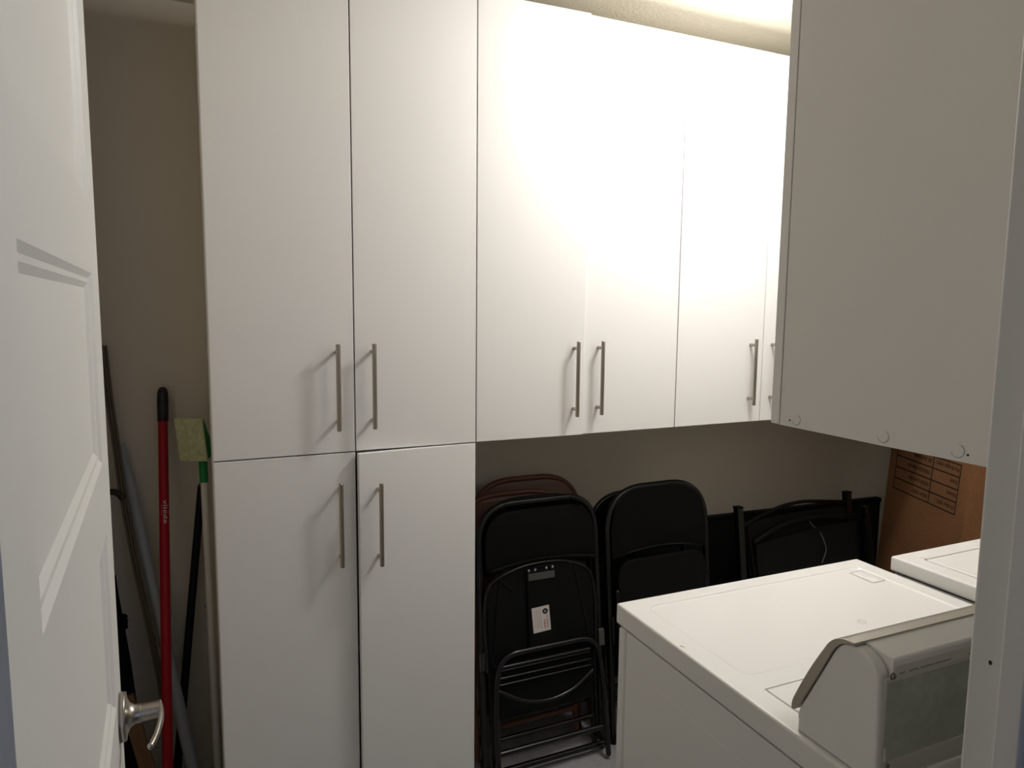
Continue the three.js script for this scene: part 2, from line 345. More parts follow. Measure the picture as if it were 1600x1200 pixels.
{ // chipped melamine along the lower edges of the wall cabinet doors
  for (const [c, x0, x1, dir] of [[wc[0], 0.36, 0.68, 1], [wc[1], 0.02, 0.33, 1]]) {
    for (let x = x0; x < x1; x += 0.012 + rnd() * 0.02) {
      const w = 0.006 + rnd() * 0.014, h = 0.0015 + rnd() * 0.004, s = new THREE.Shape(); s.moveTo(-w / 2, 0);
      for (let k = 0; k <= 6; k++) s.lineTo(-w / 2 + w * k / 6, h * (0.35 + 0.65 * rnd()) * Math.sin(Math.PI * (0.1 + 0.8 * k / 6)));
      s.lineTo(w / 2, 0); obj('paint_chip', new THREE.ShapeGeometry(s), M.chip, c, [x, YB + 0.003, 0.0003]);
    }
  }
}
struct('trim_4', boxAt(X[8], XR, YB, YT, ZF - 0.018, ZF - 0.002), M.cabinet);    // filler strip to the right wall
// cabinet that hangs on the near wall over the machines
{
  const PX = 0.9523, PY = 1.3607, z0 = -0.9563, back = ZN - 0.001, w = 1.42;
  const t = thing('wall_cabinet', 'white cabinet hanging over the machines, shaded side panel with three round caps', 'cabinet', [PX, 0, z0]);
  const bz = back - z0;
  const tt = 0.016, zf = 0.0215;
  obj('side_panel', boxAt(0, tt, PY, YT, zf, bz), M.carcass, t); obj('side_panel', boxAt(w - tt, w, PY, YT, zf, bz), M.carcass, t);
  obj('top_panel', boxAt(tt, w - tt, YT - tt, YT, zf, bz), M.carcass, t); obj('bottom_panel', boxAt(tt, w - tt, PY, PY + tt, zf, bz), M.carcass, t);
  obj('back_panel', boxAt(tt, w - tt, PY + tt, YT - tt, bz - 0.006, bz, 0), M.carcass, t);
  for (const y of [1.7, 2.05]) obj('shelf', boxAt(tt, w - tt, y, y + tt, zf + 0.01, bz - 0.006), M.carcass, t);
  for (const k of [0, 1, 2, 3]) {
    const a = k * w / 4, b = (k + 1) * w / 4, d = obj('door', boxAt(a + (k ? 0.0015 : 0), b - 0.0015, PY + 0.0005, YT - 0.001, 0, 0.0195, 0.0014), M.cabinet, t);
    const hx = k % 2 ? a + 0.045 : b - 0.045, h = barPull(hx, 1.43, 1.654); h.scale(1, 1, -1); h.index && 0;
    obj('handle', flip(h), M.satin, d);
  }
  // cam lock cover caps and the small screw holes beside them
  for (const [z, sgn] of [[-0.897, -1], [-0.7255, -1], [-0.61, 1]]) {
    const cap = new THREE.CylinderGeometry(0.0088, 0.0092, 0.0009, 30).rotateZ(Math.PI / 2).translate(-0.0002, 1.3755, z - z0);
    obj('cover_cap', cap, M.carcass, t);
    obj('cap_gap', new THREE.RingGeometry(0.0091, 0.0098, 36, 1, Math.PI * 1.1, Math.PI * 1.25).rotateY(-Math.PI / 2).translate(-0.00025, 1.3755, z - z0), M.gap, t);
    if (z !== -0.7255) obj('screw_hole', new THREE.CylinderGeometry(0.0017, 0.0017, 0.0006, 12).rotateZ(Math.PI / 2).translate(-0.0003, 1.3725, z - z0 + sgn * 0.0145), M.dark, t);
  }
}
function flip(g) {                                       // repair winding after a mirror
  const h = g.index ? g.toNonIndexed() : g;
  for (const k of Object.keys(h.attributes)) {
    const a = h.attributes[k], n = a.itemSize;
    for (let i = 0; i < a.count; i += 3) for (let c = 0; c < n; c++) { const u = a.array[(i + 1) * n + c]; a.array[(i + 1) * n + c] = a.array[(i + 2) * n + c]; a.array[(i + 2) * n + c] = u; }
  }
  h.computeVertexNormals(); return h;
}

// ------------------------------------------------------------------ dryer (local x to the right, z from its front towards the near wall)
const endProfile = () => {                                 // z,y outline of an end cap of the control console
  const s = new THREE.Shape();
  s.moveTo(0.506, 0.9155); s.lineTo(0.506, 0.934); s.quadraticCurveTo(0.503, 0.942, 0.507, 0.951);
  s.lineTo(0.5615, 1.066); s.quadraticCurveTo(0.572, 1.090, 0.588, 1.0945); s.quadraticCurveTo(0.604, 1.099, 0.620, 1.091);
  s.quadraticCurveTo(0.639, 1.082, 0.640, 1.062); s.lineTo(0.646, 0.9155); s.lineTo(0.506, 0.9155);
  return s;
};
const coverProfile = () => {
  const s = new THREE.Shape();
  s.moveTo(0.512, 0.9155); s.lineTo(0.512, 0.945); s.lineTo(0.5635, 1.066); s.quadraticCurveTo(0.574, 1.091, 0.589, 1.096); s.lineTo(0.599, 1.0995);
  s.lineTo(0.6395, 1.0948); s.quadraticCurveTo(0.6435, 1.0942, 0.6438, 1.0902); s.lineTo(0.6438, 0.9155); s.lineTo(0.512, 0.9155);
  return s;
};
function extrudeX(shape, x0, x1, bevel = 0.003) {         // shape (z,y) extruded along x
  const g = new THREE.ExtrudeGeometry(shape, { depth: x1 - x0 - 2 * bevel, bevelEnabled: bevel > 0, bevelThickness: bevel, bevelSize: bevel, bevelOffset: -bevel, bevelSegments: 3, curveSegments: 14 });
  // (shape x -> z, shape y -> y, depth -> x): mirror-free rotation
  g.rotateY(-Math.PI / 2); g.scale(-1, 1, 1); const h = flip(g); h.translate(x0 + bevel, 0, 0); return h;
}
function machineConsole(parent, w, sticker) {
  const g = new THREE.Group(); g.name = 'console'; parent.add(g);
  obj('end_cap', extrudeX(endProfile(), 0.008, 0.03, 0.004), M.plastic, g);
  obj('end_cap', extrudeX(endProfile(), w - 0.03, w - 0.008, 0.004), M.plastic, g);
  obj('cover', extrudeX(coverProfile(), 0.0295, w - 0.0295, 0.0005), M.plastic, g);
  // silver fascia wrapping the slanted front and the top edge
  const f = new THREE.Shape();
  f.moveTo(0.4935, 0.9455); f.quadraticCurveTo(0.492, 0.956, 0.498, 0.969); f.quadraticCurveTo(0.522, 1.026, 0.549, 1.071); f.quadraticCurveTo(0.5615, 1.097, 0.586, 1.1008); f.lineTo(0.600, 1.1018);
  f.lineTo(0.600, 1.0978); f.lineTo(0.588, 1.0945); f.quadraticCurveTo(0.571, 1.089, 0.5615, 1.068); f.quadraticCurveTo(0.535, 1.01, 0.506, 0.953); f.quadraticCurveTo(0.499, 0.944, 0.4935, 0.9455);
  obj('fascia', extrudeX(f, 0.006, w - 0.006, 0.0016), M.silver, g);
  // rear of the console: top band with print, galvanised plate, flange and screws
  const zb = 0.6445;
  if (sticker) {
    const pr = canvasTex(1024, 96, (x, a, b) => {
      x.fillStyle = '#cfcdc4'; x.fillRect(0, 0, a, b); x.fillStyle = '#2a2822'; x.font = 'bold 30px sans-serif'; x.textBaseline = 'middle';
      x.save(); x.translate(40, 56); x.scale(1.25, 0.62); x.fillText('SEE', 0, 0); x.fillText('NOTE,', 78, 0); x.fillText('WIRING DIAGRAM', 176, 0); x.fillText('ATTENTION', 590, 0); x.restore();
    });
    const strip = new THREE.PlaneGeometry(0.2, 0.0187); strip.translate(0.034 + 0.1, 1.0735, 0.6443);
    obj('printed_band', strip, std({ map: pr, roughness: 0.5 }), g);
  }
  obj('back_flange', [boxAt(0.0165, w - 0.0165, 1.0625, 1.0685, zb - 0.006, zb + 0.0006, 0.0006), boxAt(0.0165, 0.0205, 0.922, 1.0625, zb - 0.006, zb + 0.0008, 0.0006), boxAt(0.0165, w - 0.0165, 0.918, 0.946, zb - 0.004, zb + 0.0012, 0.0008)], M.flange, g);
  obj('back_plate', boxAt(0.0205, w - 0.0205, 0.946, 1.0625, zb - 0.006, zb - 0.0006, 0.0005), M.galvanised, g);
  for (const y of [1.071, 0.941]) {
    const s = new THREE.CylinderGeometry(0.0036, 0.0042, 0.003, 6).rotateX(Math.PI / 2).translate(0.0285, y, zb + 0.0018);
    const washer = new THREE.CylinderGeometry(0.0052, 0.0052, 0.0008, 20).rotateX(Math.PI / 2).translate(0.0285, y, zb + 0.0004);
    obj('screw', [s, washer], M.screw, g);
  }
  return g;
}
function machineTop(w, d, y0, y1, cuts) {
  const outer = flat(rrect(-0.002, w + 0.002, -0.006, d, [0.016, 0.016, 0.004, 0.004].reverse()), y0, y1, 0.005);
  return cut(outer, ...cuts);
}
function recess(x0, x1, z0, z1, r, y1, depth, slope) {    // cutter with sloped walls
  const s = rrect(x0, x1, z0, z1, r);
  const g = new THREE.ExtrudeGeometry(s, { depth: 0.02, bevelEnabled: true, bevelThickness: depth, bevelSize: slope, bevelOffset: -slope, bevelSegments: 2, curveSegments: 10 });
  g.rotateX(Math.PI / 2); g.translate(0, y1 + 0.02, 0);   // body spans y1 .. y1+0.02, bevel below
  return g;
}
{
  const t = thing('dryer', 'dryer', 'dryer', [0.8274, 0, -1.251], -0.0139);
  t.userData.label = 'white dryer nearest the camera, seen from behind, with grey plate on its console back';
  const w = 0.737, d = 0.647, y1 = 0.9151, y0 = 0.8685;
  obj('front_panel', boxAt(0, w, 0.03, 0.8645, 0, 0.031, 0.008, 4), M.enamelSide, t);
  obj('side_panel', [boxAt(0.0012, 0.02, 0.03, 0.8645, 0.0325, d - 0.008, 0.002)], M.enamelSide, t);
  { // pressed field on the visible side
    const s = rrect(0.105, 0.60, 0.12, 0.795, 0.04), g = slab(s, 0.0022, 0.0006); g.rotateY(-Math.PI / 2); g.translate(0.0026, 0, 0);
    obj('pressed_field', g, M.enamelSide, t);
  }
  obj('side_panel', boxAt(w - 0.02, w - 0.0012, 0.03, 0.8645, 0.0325, d - 0.008, 0.002), M.enamelSide, t);
  obj('back_panel', boxAt(0.02, w - 0.02, 0.03, 0.8645, d - 0.012, d - 0.008, 0.001), M.galvanised, t);
  obj('front_door', boxAt(0.12, w - 0.12, 0.28, 0.80, -0.018, 0.001, 0.012, 4), M.enamelSide, t);
  for (const [x, z] of [[0.05, 0.05], [w - 0.05, 0.05], [0.05, d - 0.06], [w - 0.05, d - 0.06]]) obj('foot', new THREE.CylinderGeometry(0.016, 0.02, 0.031, 16).translate(x, 0.0155, z), M.black, t);
  const top = obj('top_panel', machineTop(w, d, y0, y1, [recess(0.046, w - 0.046, 0.036, 0.352, 0.03, y1, 0.0022, 0.008), recess(0.0455, 0.23, 0.3945, 0.496, 0.004, y1, 0.0025, 0.0006)]), M.enamel, t);
  obj('lint_lid', boxAt(0.0485, 0.2265, y1 - 0.0035, y1 + 0.0008, 0.3975, 0.494, 0.002, 3), M.enamel, t);
  // print on the top: framed instruction label, scuff ring and a chip on the left edge
  const lab = canvasTex(320, 512, (x, a, b) => {
    x.fillStyle = '#efede8'; x.fillRect(0, 0, a, b); x.strokeStyle = '#2b2a27'; x.lineWidth = 13; x.beginPath(); x.roundRect ? x.roundRect(5, 5, a - 10, b - 10, 16) : x.rect(5, 5, a - 10, b - 10); x.stroke();
    x.fillStyle = '#4a4843'; x.save(); x.translate(a * 0.72, 40); x.rotate(Math.PI / 2); x.font = 'bold 38px sans-serif'; x.fillText('IMPORTANT:', 0, 0); x.fillStyle = '#4a4843'; x.font = 'bold 34px sans-serif'; x.fillText('CLEAN LINT', 225, 0);
    x.fillStyle = '#8a887f'; x.font = '26px sans-serif'; x.fillText('screen before each load', 0, 58); x.fillText('see the instructions', 0, 100); x.restore();
  });
  const lg = new THREE.PlaneGeometry(0.043, 0.068).rotateX(-Math.PI / 2); lg.translate(0.66, y1 - 0.0022 + 0.0004, 0.0925);
  obj('instruction_label', lg, std({ map: lab, roughness: 0.35 }), t);
  obj('scuff_ring', new THREE.RingGeometry(0.0076, 0.0088, 24).rotateX(-Math.PI / 2).translate(0.434, y1 - 0.0019, 0.267), std({ color: C(0.42, 0.39, 0.34), roughness: 0.6 }), t);
  const chip = new THREE.Shape(); [[0, 0], [0.009, 0.001], [0.014, 0.0035], [0.008, 0.003], [0.002, 0.005]].forEach((p, i) => chip[i ? 'lineTo' : 'moveTo'](...p));
  obj('enamel_chip', new THREE.ShapeGeometry(chip).rotateX(-Math.PI / 2).rotateY(-1.2).translate(0.0045, y1 + 0.0002, 0.212), std({ color: C(0.36, 0.24, 0.16), roughness: 0.7 }), t);
  machineConsole(t, w, true);
}
{
  const t = thing('washing_machine', 'white top-loading washing machine beyond the dryer, partly hidden by the door jamb', 'washing machine', [1.579, 0, -1.151]);
  const w = 0.686, d = 0.647, y1 = 0.951, y0 = 0.9135;
  obj('front_panel', boxAt(0, w, 0.03, 0.909, 0, 0.03, 0.008, 4), M.enamelSide, t);
  obj('side_panel', boxAt(0.001, 0.02, 0.03, 0.909, 0.0305, d - 0.006, 0.002), M.enamelSide, t);
  obj('side_panel', boxAt(w - 0.02, w - 0.001, 0.03, 0.909, 0.0305, d - 0.006, 0.002), M.enamelSide, t);
  obj('back_panel', boxAt(0.02, w - 0.02, 0.03, 0.909, d - 0.01, d - 0.006, 0.001), M.galvanised, t);
  obj('seal', boxAt(0.006, w - 0.006, 0.9085, 0.914, 0.006, d - 0.008, 0.001), M.dark, t);
  for (const [x, z] of [[0.05, 0.05], [w - 0.05, 0.05], [0.05, d - 0.06], [w - 0.05, d - 0.06]]) obj('foot', new THREE.CylinderGeometry(0.016, 0.02, 0.031, 16).translate(x, 0.0155, z), M.black, t);
  obj('top_panel', machineTop(w, d, y0, y1, [recess(0.049, w - 0.049, 0.044, 0.49, 0.006, y1, 0.006, 0.001)]), M.enamel, t);
  obj('lid', [boxAt(0.0515, w - 0.0515, y1 - 0.005, y1 + 0.0022, 0.05, 0.488, 0.003, 3)], M.enamel, t);
  obj('finger_notch', tube([[0.066, y1 + 0.0005, 0.026], [0.060, y1 + 0.0008, 0.034], [0.062, y1 + 0.0008, 0.046]], 0.0018, { seg: 16, radial: 8 }), M.enamelSide, t);
  const c = machineConsole(t, w, false); c.position.y = 0.036;
}

// ------------------------------------------------------------------ folding chairs under the wall cabinets
const rimPts = (hw, y0, y1, z) => [[-hw, y0, z], [-hw * 1.0, y1 - 0.1, z], [-hw * 0.985, y1 - 0.02, z], [-hw * 0.3, y1 + 0.012, z], [hw * 0.3, y1 + 0.012, z], [hw * 0.985, y1 - 0.02, z], [hw, y1 - 0.1, z], [hw, y0, z]];
function curvedSheet(shape, t, bend, bevel = 0.002) {       // extruded sheet, bowed in depth across x
  const g = slab(shape, t, bevel, 12, 2); const p = g.attributes.position;
  for (let i = 0; i < p.count; i++) p.setZ(i, p.getZ(i) + bend * (p.getX(i) / 0.2) ** 2);
  g.computeVertexNormals(); return g;
}
function foldingChair(o, mats, underside) {
  const hw = 0.222, H = 0.92;
  obj('frame', pipe([[-hw, 0.012, 0.0], [-hw, 0.45, 0], [-hw, H - 0.0, 0], [hw, H, 0], [hw, 0.45, 0], [hw, 0.012, 0]], 0.0115, 0.165, 120), mats.tube, o);
  // backrest sheet with rolled lower edge
  const b = new THREE.Shape(); b.moveTo(-0.208, 0.668); b.quadraticCurveTo(0, 0.712, 0.208, 0.668); b.lineTo(0.210, 0.76); b.quadraticCurveTo(0.206, 0.908, 0.085, 0.914); b.lineTo(-0.085, 0.914); b.quadraticCurveTo(-0.206, 0.908, -0.210, 0.76); b.closePath();
  obj('backrest', curvedSheet(b, 0.008, 0.008), mats.sheet, o, [0, 0, -0.004]);
  obj('backrest_edge', tube([[-0.205, 0.670, 0.006], [-0.1, 0.686, 0.003], [0, 0.691, 0.001], [0.1, 0.686, 0.003], [0.205, 0.670, 0.006]], 0.0045, { radial: 8, seg: 30 }), mats.tube, o);
  // seat folded up against the frame
  const s = rrect(-0.196, 0.196, 0.265, 0.662, [0.02, 0.02, 0.07, 0.07]);
  obj('seat', slab(s, 0.016, 0.006, 12), mats.sheet, o, [0, 0, 0.016]);
  // second leg pair
  obj('rear_leg', pipe([[-0.198, 0.012, 0.034], [-0.197, 0.40, 0.026], [-0.197, 0.55, 0.02]], 0.0105, 0.05, 40), mats.tube, o);
  obj('rear_leg', pipe([[0.198, 0.012, 0.034], [0.197, 0.40, 0.026], [0.197, 0.55, 0.02]], 0.0105, 0.05, 40), mats.tube, o);
  obj('crossbar', rod([-hw, 0.155, 0], [hw, 0.155, 0], 0.009), mats.tube, o);
  obj('crossbar', rod([-0.197, 0.105, 0.033], [0.197, 0.105, 0.033], 0.009), mats.tube, o);
  for (const sx of [-1, 1]) obj('hinge_bracket', boxAt(sx * 0.214 - 0.008, sx * 0.214 + 0.008, 0.36, 0.46, 0.008, 0.018, 0.003), mats.tube, o);
  for (const sx of [-1, 1]) obj('foot_cap', new THREE.CylinderGeometry(0.0145, 0.0155, 0.03, 16).translate(sx * hw, 0.015, 0), M.black, o);
}
const black = { tube: M.blackGloss, sheet: M.blackSheet }, brown = { tube: M.brown, sheet: M.brownSheet };
function chairThing(label, pos, turn, lean, group, mats) {
  const o = thing('folding_chair', label, 'chair', pos, turn, group); o.rotation.order = 'YXZ'; o.rotation.x = lean; return o;
}
const STACK = 'folding chairs leaning side by side under the wall cabinets';
const LEAN = -0.022;
const front = chairThing('black metal folding chair with white sticker, front of the left stack', [1.043, 0, -1.99], 0, -0.118, STACK);
{
  // front chair of the left stack: folded so that the underside of the seat shows
  const o = front, hw = 0.222, H = 0.914;
  obj('frame', pipe([[-hw, 0.012, 0.0], [-hw, 0.45, 0], [-hw, H, 0], [hw, H, 0], [hw, 0.45, 0], [hw, 0.012, 0]], 0.0125, 0.13, 120, 14), M.blackGloss, o);
  const b = new THREE.Shape(); b.moveTo(-0.208, 0.695); b.lineTo(0.208, 0.695); b.lineTo(0.209, 0.78); b.quadraticCurveTo(0.207, 0.886, 0.11, 0.889); b.lineTo(-0.11, 0.889); b.quadraticCurveTo(-0.207, 0.886, -0.209, 0.78); b.closePath();
  obj('backrest', curvedSheet(b, 0.01, 0.010), M.blackSheet, o, [0, 0, 0.002]);
  for (const sx of [-1, 1]) obj('frame_cap', new THREE.TorusGeometry(0.0139, 0.0012, 6, 18).rotateY(Math.PI / 2).translate(sx * 0.125, H - 0.006, 0), M.black, o);
  obj('backrest_edge', tube([[-0.19, 0.70, 0.026], [-0.1, 0.712, 0.024], [0, 0.717, 0.023], [0.1, 0.712, 0.024], [0.2, 0.70, 0.026]], 0.008, { radial: 8, seg: 30 }), M.blackSheet, o);
  const s = rrect(-0.2, 0.2, 0.30, 0.682, [0.03, 0.03, 0.10, 0.10]);
  const seat = obj('seat', slab(s, 0.012, 0.004, 14), M.blackSheet, o, [0, 0, 0.018]);
  obj('seat_rim', new THREE.TubeGeometry(new THREE.CatmullRomCurve3([[-0.205, 0.33], [-0.208, 0.55], [-0.187, 0.635], [-0.10, 0.677], [0, 0.690], [0.10, 0.681], [0.187, 0.635], [0.208, 0.55], [0.205, 0.33]].map(([x, y]) => V([x, y, 0.03]))), 80, 0.006, 8), M.blackGloss, seat, [0, 0, -0.018]);
  for (const [xa, ya, xb, yb] of [[-0.15, 0.66, -0.19, 0.36], [0.13, 0.66, 0.185, 0.36], [-0.16, 0.655, -0.10, 0.60]]) obj('rib', rod([xa, ya, 0.0125], [xb, yb, 0.0125], 0.003, 0.003, 8), M.black, seat);
  // support plate with rivets and sticker
  obj('support_plate', [boxAt(-0.055, 0.05, 0.395, 0.665, 0.030, 0.040, 0.002), boxAt(-0.055, 0.05, 0.632, 0.66, 0.040, 0.044, 0.0015)], M.blackSheet, o);
  obj('plate_edge', boxAt(-0.052, 0.047, 0.633, 0.6585, 0.0441, 0.0449, 0.0003), M.grey, o);
  for (const y of [0.670, 0.385]) for (const x of [-0.048, -0.024, 0.018, 0.042]) obj('rivet', new THREE.SphereGeometry(0.0042, 10, 8).scale(1, 1.25, 0.7).translate(x, y + x * 0.02, 0.041), M.rivet, o);
  const st = canvasTex(300, 420, (x, a, b) => {
    x.fillStyle = '#d9cfca'; x.fillRect(0, 0, a, b); x.strokeStyle = '#b9aea8'; x.lineWidth = 4; x.strokeRect(14, 14, a - 28, b - 28);
    x.fillStyle = '#2b2436'; x.beginPath(); x.arc(226, 92, 48, 0, 7); x.fill(); x.fillStyle = '#d9cfca'; x.beginPath(); x.arc(224, 92, 13, 0, 7); x.fill();
    x.save(); x.rotate(Math.PI / 2); x.fillStyle = '#3a3036'; x.font = 'bold 36px sans-serif'; x.fillText('For Domestic', 150, -240); x.fillStyle = '#a81820'; x.font = 'bold 46px sans-serif'; x.fillText('Indoor', 226, -190);
    x.fillStyle = '#57514e'; x.font = 'bold 17px sans-serif'; ['use only. Open the chair fully and check', 'that the seat is locked before sitting.', 'Keep fingers clear of the folding frame.', 'Do not stand on the seat or the back.'].forEach((s, i) => x.fillText(s, 42, -140 + i * 32)); x.restore();
  });
  const sg = new THREE.PlaneGeometry(0.066, 0.092).rotateZ(0.05).translate(-0.008, 0.487, 0.0404);
  obj('sticker', sg, std({ map: st, roughness: 0.5 }), o).userData.label = 'white warning sticker with dark round emblem and red word';
  // second leg frame: arched top, rounded foot and ribs between
  obj('rear_frame', pipe([[-0.208, 0.012, 0.062], [-0.203, 0.28, 0.052], [-0.185, 0.425, 0.048], [0.185, 0.425, 0.048], [0.203, 0.28, 0.052], [0.208, 0.012, 0.062]], 0.0095, 0.17, 110), M.blackGloss, o);
  const arc = (y, dip, r, z) => tube([[-0.175, y, z], [-0.09, y - dip * 0.75, z + 0.006], [0, y - dip, z + 0.008], [0.09, y - dip * 0.75, z + 0.006], [0.175, y, z]], r, { radial: 8, seg: 30 });
  obj('lower_arc', arc(0.265, 0.065, 0.0075, 0.052), M.blackGloss, o);
  for (const [y, r] of [[0.345, 0.006], [0.333, 0.003], [0.306, 0.004], [0.283, 0.004]]) obj('rib', rod([-0.172, y, 0.045], [0.172, y, 0.045], r, r, 10), M.blackGloss, o);
  obj('apron', boxAt(-0.19, 0.19, 0.155, 0.35, 0.028, 0.036, 0.003), M.blackSheet, o);
  obj('crossbar', rod([-0.2, 0.105, 0.05], [0.2, 0.105, 0.05], 0.0105), M.blackGloss, o);
  obj('crossbar', rod([-0.22, 0.03, 0.02], [0.22, 0.03, 0.02], 0.0105), M.blackGloss, o);
  for (const c of o.children) if (!/^(frame|backrest|crossbar|rear_frame)/.test(c.name)) { c.scale.y *= 0.93; c.position.y += 0.064; c.position.x -= 0.014; }   // parts ride up as the chair leans
  for (const sx of [-1, 1]) obj('hinge_bracket', [boxAt(sx * 0.222 - 0.011, sx * 0.222 + 0.011, 0.375, 0.435, 0.014, 0.022, 0.003), boxAt(sx * 0.236 - 0.002, sx * 0.236 + 0.002, 0.37, 0.43, 0.004, 0.016, 0.0015)], M.grey, o);
}
const proto = chairThing('black metal folding chair right of the sticker chair, its whole rounded back showing', [1.538, 0, -2.0], 0, -0.105, STACK);
foldingChair(proto, black);
function copyChair(label, pos, turn, lean) {
  const c = proto.clone(); c.name = numbered('folding_chair'); c.position.set(...pos); c.rotation.order = 'YXZ'; c.rotation.set(lean, turn, 0); c.userData = { ...proto.userData, label }; scene.add(c); return c;
}
copyChair('black folding chair directly behind the one with the white sticker', [1.052, 0, -2.05], 0, -0.105).scale.setScalar(0.985);
copyChair('mostly hidden black folding chair between the two front ones, only a shoulder showing', [1.512, 0, -2.085], 0, -0.12).scale.setScalar(0.95);
const brownChair = chairThing('brown metal folding chair at the very back, the higher brown arc', [1.108, 0, -2.18], 0, -0.17, STACK);
foldingChair(brownChair, brown); brownChair.scale.setScalar(1.016);
{
  const c = brownChair.clone(); c.name = numbered('folding_chair'); c.position.set(1.015, 0, -2.115); c.scale.setScalar(0.985); c.rotation.order = 'YXZ'; c.rotation.set(-0.15, 0, 0);
  c.userData = { ...brownChair.userData, label: 'brown metal folding chair in front of the other brown one, lower brown arc' }; scene.add(c);
}
// black garden chair with square posts
{
  const o = thing('garden_chair', 'folded black garden chair with square posts, arched rails and scratched black sling', 'chair', [2.24, 0, -2.05], 0, null);
  delete o.userData.group; o.rotation.order = 'YXZ'; o.rotation.x = -0.06;
  const post = (xa, ya, xb, yb, z, s = 0.028) => { const g = new THREE.BoxGeometry(s, Math.hypot(xb - xa, yb - ya), s * 0.9); g.rotateZ(-Math.atan2(xb - xa, yb - ya)); g.translate((xa + xb) / 2, (ya + yb) / 2, z); return metric(g); };
  obj('post', post(-0.245, 0.01, -0.300, 0.782, 0), M.blackGloss, o); obj('post', post(0.36, 0.01, 0.306, 0.782, 0), M.blackGloss, o);
  obj('post_cap', boxAt(-0.317, -0.285, 0.780, 0.787, -0.015, 0.015, 0.002), M.black, o); obj('post_cap', boxAt(0.291, 0.323, 0.780, 0.787, -0.015, 0.015, 0.002), M.black, o);
  obj('leg', post(0.545, 0.01, 0.418, 0.708, 0.0, 0.024), M.blackGloss, o);
  obj('leg', post(0.50, 0.01, 0.385, 0.66, 0.03, 0.02), M.black, o);
  obj('rail', tube([[-0.285, 0.700, 0.0], [-0.18, 0.738, 0.004], [-0.06, 0.765, 0.006], [0.05, 0.770, 0.006], [0.18, 0.757, 0.004], [0.30, 0.742, 0]], 0.0075, { seg: 50 }), M.black, o);
  obj('rail', tube([[-0.23, 0.64, 0.02], [-0.12, 0.684, 0.024], [0.02, 0.706, 0.026], [0.16, 0.700, 0.024], [0.33, 0.680, 0.02]], 0.0115, { seg: 50 }), M.black, o);
  const back = new THREE.Shape(); back.moveTo(-0.19, 0.10); back.lineTo(-0.262, 0.715); back.quadraticCurveTo(-0.1, 0.722, 0.03, 0.728); back.lineTo(0.30, 0.722); back.lineTo(0.42, 0.10); back.closePath();
  obj('sling', slab(back, 0.006, 0.002), M.sling, o, [0, 0, -0.006]);
  const seat = new THREE.Shape(); seat.moveTo(-0.17, 0.12); seat.lineTo(-0.225, 0.625); seat.lineTo(0.1, 0.655); seat.lineTo(0.345, 0.655); seat.lineTo(0.40, 0.12); seat.closePath();
  obj('seat', slab(seat, 0.008, 0.003), M.sling, o, [0, 0, 0.012]);
  obj('seat_edge', tube([[-0.258, 0.705, 0.006], [-0.215, 0.45, 0.012], [-0.17, 0.2, 0.02]], 0.007, { radial: 8 }), M.black, o);
  obj('seat_edge', tube([[0.325, 0.665, 0.016], [0.37, 0.4, 0.018], [0.40, 0.2, 0.02]], 0.008, { radial: 8 }), M.black, o);
  obj('scratch', tube([[0.075, 0.685, 0.0115], [0.09, 0.665, 0.0125], [0.113, 0.652, 0.0125]], 0.0016, { radial: 6, seg: 20 }), M.thread, o);
  obj('scratch', tube([[0.128, 0.632, 0.0205], [0.145, 0.603, 0.0205], [0.163, 0.560, 0.0205], [0.155, 0.53, 0.0205], [0.14, 0.50, 0.0205]], 0.0017, { radial: 6, seg: 30 }), M.thread, o);
  for (const sx of [-0.235, 0.355]) obj('foot_cap', boxAt(sx - 0.02, sx + 0.02, 0, 0.02, -0.018, 0.018, 0.003), M.black, o);
}
// folded table standing on its long edge against the back wall
{
  const a = [1.34, -2.405], b = [3.012, -2.295], L = Math.hypot(b[0] - a[0], b[1] - a[1]);
  const t = thing('folding_table', 'long black folding table standing on its edge against the back wall behind the chairs', 'table', [a[0], 0, a[1]], -Math.atan2(b[1] - a[1], b[0] - a[0]));
  obj('table_top', boxAt(0, L, 0.002, 0.655, -0.012, 0.012, 0.006, 3), M.tableTop, t);
  obj('rim', [boxAt(0, L, 0.640, 0.662, -0.016, 0.018, 0.006, 3)], M.black, t);
  for (const x of [0.2, L - 0.2]) obj('leg', pipe([[x - 0.1, 0.10, 0.022], [x + 0.1, 0.10, 0.022], [x + 0.1, 0.56, 0.022], [x - 0.1, 0.56, 0.022]], 0.01, 0.03, 60), M.black, t);
}
